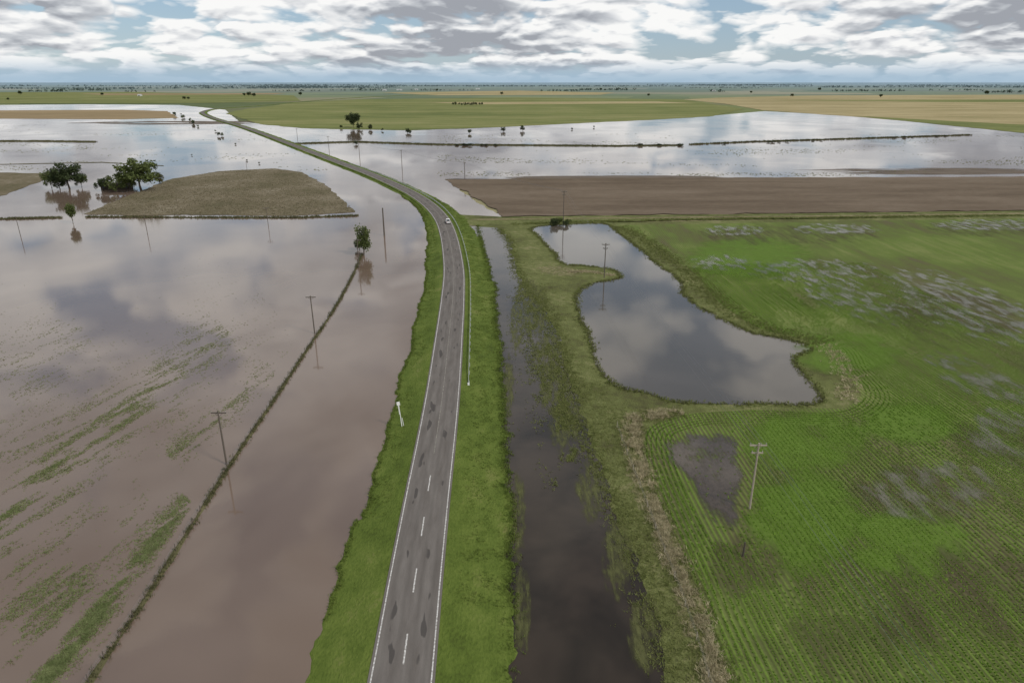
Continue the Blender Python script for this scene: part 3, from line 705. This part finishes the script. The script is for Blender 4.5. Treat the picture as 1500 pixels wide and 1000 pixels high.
# white leaning marker post with small head
X,Y=G(589,627)
e=link(bpy.data.objects.new('road_sign',None),label='slim white roadside sign leaning on the grass verge',cat='road sign'); e.location=(X,Y,.35)
MB().tube([(0,0,-.4),(-.15,0,2.0),(-.42,.06,4.9)],[.085,.075,.07],8).obj('post',M['white'],parent=e)
MB().tube([(.35,.1,-.3),(.22,.05,.9),(.10,.02,1.8)],[.06,.055,.05],6).obj('brace',M['white'],parent=e)
b=MB().box(-.30,.30,-.03,.03,-.35,.35,.03,0); o=b.obj('sign_plate',M['white'],parent=e); o.location=(-.40,-.07,4.75); o.rotation_euler=(0,-.1,.25)
b=MB().box(-.09,.09,-.09,.09,2.6,4.3); o=b.obj('sign_plate',M['white'],parent=e); o.location=(-.30+.0,-.0,0); o.location=(.02,-.1,0); o.rotation_euler=(0,-.093,0)

# farmhouse
X,Y=G(172,277)
e=link(bpy.data.objects.new('farmhouse',None),label='low dark farmhouse flooded under trees',cat='house'); e.location=(X,Y,0); e.rotation_euler=(0,0,.08)
MB().box(-8,8,-3,3,-.3,2.6).obj('wall',M['brick'],parent=e)
b=MB(); b.v=[(-8.6,-3.7,2.4),(8.6,-3.7,2.4),(8.6,3.7,2.4),(-8.6,3.7,2.4),(-8.6,0,3.8),(8.6,0,3.8),(-8.6,-3.7,2.55),(8.6,-3.7,2.55),(8.6,3.7,2.55),(-8.6,3.7,2.55)]
b.f=[(0,1,2,3)[::-1],(0,1,7,6),(1,2,8,7),(2,3,9,8),(3,0,6,9),(6,7,5,4),(8,9,4,5),(7,8,5),(9,6,4)]
b.obj('roof',M['roof'],parent=e)
for x in (-6.5,-3,4,6.5): MB().box(x-.6,x+.6,-3.04,-2.99,1.0,2.0).obj('window',M['glass'],parent=e)
MB().box(-.5,.6,-3.05,-2.99,0,2.1).obj('door',M['woodd'],parent=e)
for px,py,w in [(563,133,30),(585,132.5,40),(610,132,26),(1045,134,24),(205,141,14),(700,131,34)]:
    X,Y=G(px,py); e=link(bpy.data.objects.new('farm_shed',None),label='pale metal farm shed on the plain',cat='shed',group='farm sheds on the plain'); e.location=(X,Y,0)
    MB().box(-w/2,w/2,-8,8,-.3,5).obj('wall',M['shedw'],parent=e)
    b=MB(); b.v=[(-w/2-.5,-8.5,5),(w/2+.5,-8.5,5),(w/2+.5,8.5,5),(-w/2-.5,8.5,5),(-w/2-.5,0,8),(w/2+.5,0,8)]; b.f=[(3,2,1,0),(0,1,5,4),(2,3,4,5),(1,2,5),(3,0,4)]
    b.obj('roof',M['galv'],parent=e)
    MB().box(-2.5,2.5,-8.05,-7.99,0,4).obj('door',M['woodd'],parent=e)

# white pickup
sc_=s_of(652,327); p,d,r=at(sc_)
e=link(bpy.data.objects.new('pickup_truck',None),label='white pickup truck driving round the bend',cat='pickup truck')
e.location=(p.x+r.x*1.7,p.y+r.y*1.7,1.06); e.rotation_euler=(0,0,math.atan2(d.y,d.x)-math.pi/2)
prof=[(-2.6,.45),(-2.65,1.0),(-.95,1.05),(-.85,1.1),(-.55,1.75),(.75,1.78),(1.35,1.15),(2.45,1.05),(2.6,.85),(2.6,.45)]
b=MB(); nn=len(prof)
for x in (-.92,.92):
    for (y,z) in prof: b.v.append((x*(.84 if z>1.3 else 1),y,z))
b.f=[tuple(range(nn))[::-1],tuple(range(nn,2*nn))]+[(i,(i+1)%nn,nn+(i+1)%nn,nn+i) for i in range(nn)]
o=b.obj('body',M['white'],parent=e); bv=o.modifiers.new('b','BEVEL'); bv.width=.06; bv.segments=2
b=MB(); b.v=[(-.74,-.93,1.18),(.74,-.93,1.18),(.66,-.63,1.68),(-.66,-.63,1.68)]; b.f=[(0,1,2,3)]; b.obj('rear_window',M['glass'],parent=e)
b=MB(); b.v=[(-.78,1.36,1.2),(.78,1.36,1.2),(.68,.86,1.72),(-.68,.86,1.72)]; b.f=[(0,3,2,1)]; b.obj('windscreen',M['glass'],parent=e)
for sx in (-1,1):
    b=MB(); b.v=[(sx*.95,-.7,1.16),(sx*.95,1.1,1.16),(sx*.81,.68,1.68),(sx*.81,-.48,1.68)]; b.f=[(0,1,2,3)]; b.obj('side_window',M['glass'],parent=e)
    MB().box(sx*.75-.12,sx*.75+.12,-2.69,-2.64,.75,1.0).obj('tail_light',M['red'],parent=e)
    MB().box(sx*.7-.16,sx*.7+.16,2.58,2.63,.75,.92).obj('headlight',M['galv'],parent=e)
    for y in (-1.65,1.65):
        MB().tube([(sx*.72,y,.38),(sx*.96,y,.38)],.38,14).obj('wheel',M['rubber'],parent=e)
MB().box(-.8,.8,-2.45,-1.0,1.04,1.085).obj('load_bed',M['rubber'],parent=e)
MB().box(-.85,.85,-2.78,-2.62,.42,.6).obj('bumper',M['galv'],parent=e)

# ---------------------------------------------------------------- sky & light
w=bpy.data.worlds.new('World'); sc.world=w; w.use_nodes=True; t=w.node_tree; t.nodes.clear()
SEL=math.radians(42); SAZ=math.radians(125)
sky=N(t,'ShaderNodeTexSky'); sky.sky_type='NISHITA'; sky.sun_disc=False; sky.sun_elevation=SEL; sky.sun_rotation=SAZ; sky.altitude=50; sky.air_density=1.0; sky.dust_density=.3; sky.ozone_density=2.0
b1=N(t,'ShaderNodeBackground'); b1.inputs[1].default_value=.085; t.links.new(mixc(t,.55,sky.outputs[0],(3.8,5.4,7.4)),b1.inputs[0])
tc=N(t,'ShaderNodeTexCoord'); sp=N(t,'ShaderNodeSeparateXYZ'); t.links.new(tc.outputs['Generated'],sp.inputs[0])
zz=math_(t,'MAXIMUM',sp.outputs[2],0)
def proj(dz,c=.24):
    den=math_(t,'ADD',zz,c+dz); cm=N(t,'ShaderNodeCombineXYZ')
    t.links.new(math_(t,'DIVIDE',sp.outputs[0],den),cm.inputs[0]); t.links.new(math_(t,'DIVIDE',sp.outputs[1],den),cm.inputs[1])
    return cm.outputs[0]
def vor2(vec,scale,det):
    n=N(t,'ShaderNodeTexVoronoi'); n.voronoi_dimensions='2D'; n.feature='F1'; n.inputs['Scale'].default_value=scale; n.inputs['Detail'].default_value=det; n.inputs['Roughness'].default_value=.5
    t.links.new(vec,n.inputs['Vector']); return n.outputs['Distance']
def density(vec):
    a=noise_(t,vec,1.9,5,.56,0,'2D')
    va=N(t,'ShaderNodeVectorMath',operation='ADD'); wn=N(t,'ShaderNodeCombineXYZ')
    wv=math_(t,'MULTIPLY',a,.35); t.links.new(wv,wn.inputs[0]); t.links.new(wv,wn.inputs[1]); t.links.new(vec,va.inputs[0]); t.links.new(wn.outputs[0],va.inputs[1])
    b=vor2(va.outputs[0],3.6,2.0)
    lump=math_(t,'SUBTRACT',.42,math_(t,'MULTIPLY',b,b))
    return math_(t,'ADD',a,math_(t,'MULTIPLY',lump,.36))
pa=proj(0); pb=proj(.0065)
na=density(pa); nb=density(pb)
big=noise_(t,pa,.75,3,.5,0,'2D')
dens=math_(t,'ADD',na,math_(t,'MULTIPLY',math_(t,'SUBTRACT',big,.5),.35))
mask=ramp_(t,dens,[(.20,0),(.40,1)])
lit=math_(t,'MULTIPLY',math_(t,'SUBTRACT',na,nb),2.9)
lit=math_(t,'ADD',lit,math_(t,'MULTIPLY_ADD',big,-2.3,1.78))
lit=math_(t,'ADD',lit,math_(t,'MULTIPLY_ADD',dens,-1.0,.46),clamp=True)
cc=ramp_(t,lit,[(.08,(.35,.37,.41)),(.36,(.52,.545,.58)),(.62,(.74,.755,.775)),(.95,(.95,.95,.94))])
b2=N(t,'ShaderNodeBackground'); t.links.new(cc,b2.inputs[0]); b2.inputs[1].default_value=1.0
mx=N(t,'ShaderNodeMixShader'); t.links.new(mask,mx.inputs[0]); t.links.new(b1.outputs[0],mx.inputs[1]); t.links.new(b2.outputs[0],mx.inputs[2])
b3=N(t,'ShaderNodeBackground'); b3.inputs[0].default_value=(.36,.50,.63,1); b3.inputs[1].default_value=1
hz=N(t,'ShaderNodeMapRange'); hz.interpolation_type='SMOOTHSTEP'; hz.inputs[1].default_value=.002; hz.inputs[2].default_value=.032; hz.inputs[3].default_value=.92; hz.inputs[4].default_value=0; t.links.new(sp.outputs[2],hz.inputs[0])
mx2=N(t,'ShaderNodeMixShader'); t.links.new(hz.outputs[0],mx2.inputs[0]); t.links.new(mx.outputs[0],mx2.inputs[1]); t.links.new(b3.outputs[0],mx2.inputs[2])
o=N(t,'ShaderNodeOutputWorld'); t.links.new(mx2.outputs[0],o.inputs[0])
sl=bpy.data.lights.new('sun','SUN'); sl.energy=2.1; sl.angle=math.radians(8); sl.color=(1,.95,.87)
so=link(bpy.data.objects.new('sun',sl))
vec=Vector((math.sin(SAZ)*math.cos(SEL),math.cos(SAZ)*math.cos(SEL),math.sin(SEL))); so.rotation_euler=vec.to_track_quat('Z','Y').to_euler()

cam=bpy.data.cameras.new('camera'); cam.lens=24; cam.sensor_width=36; cam.clip_start=.5; cam.clip_end=120000
co=link(bpy.data.objects.new('camera',cam)); co.location=(0,0,CAMH); co.rotation_euler=(math.pi/2-TH,0,0)
sc.camera=co
sc.view_settings.view_transform='Standard'; sc.view_settings.look='None'; sc.view_settings.exposure=0
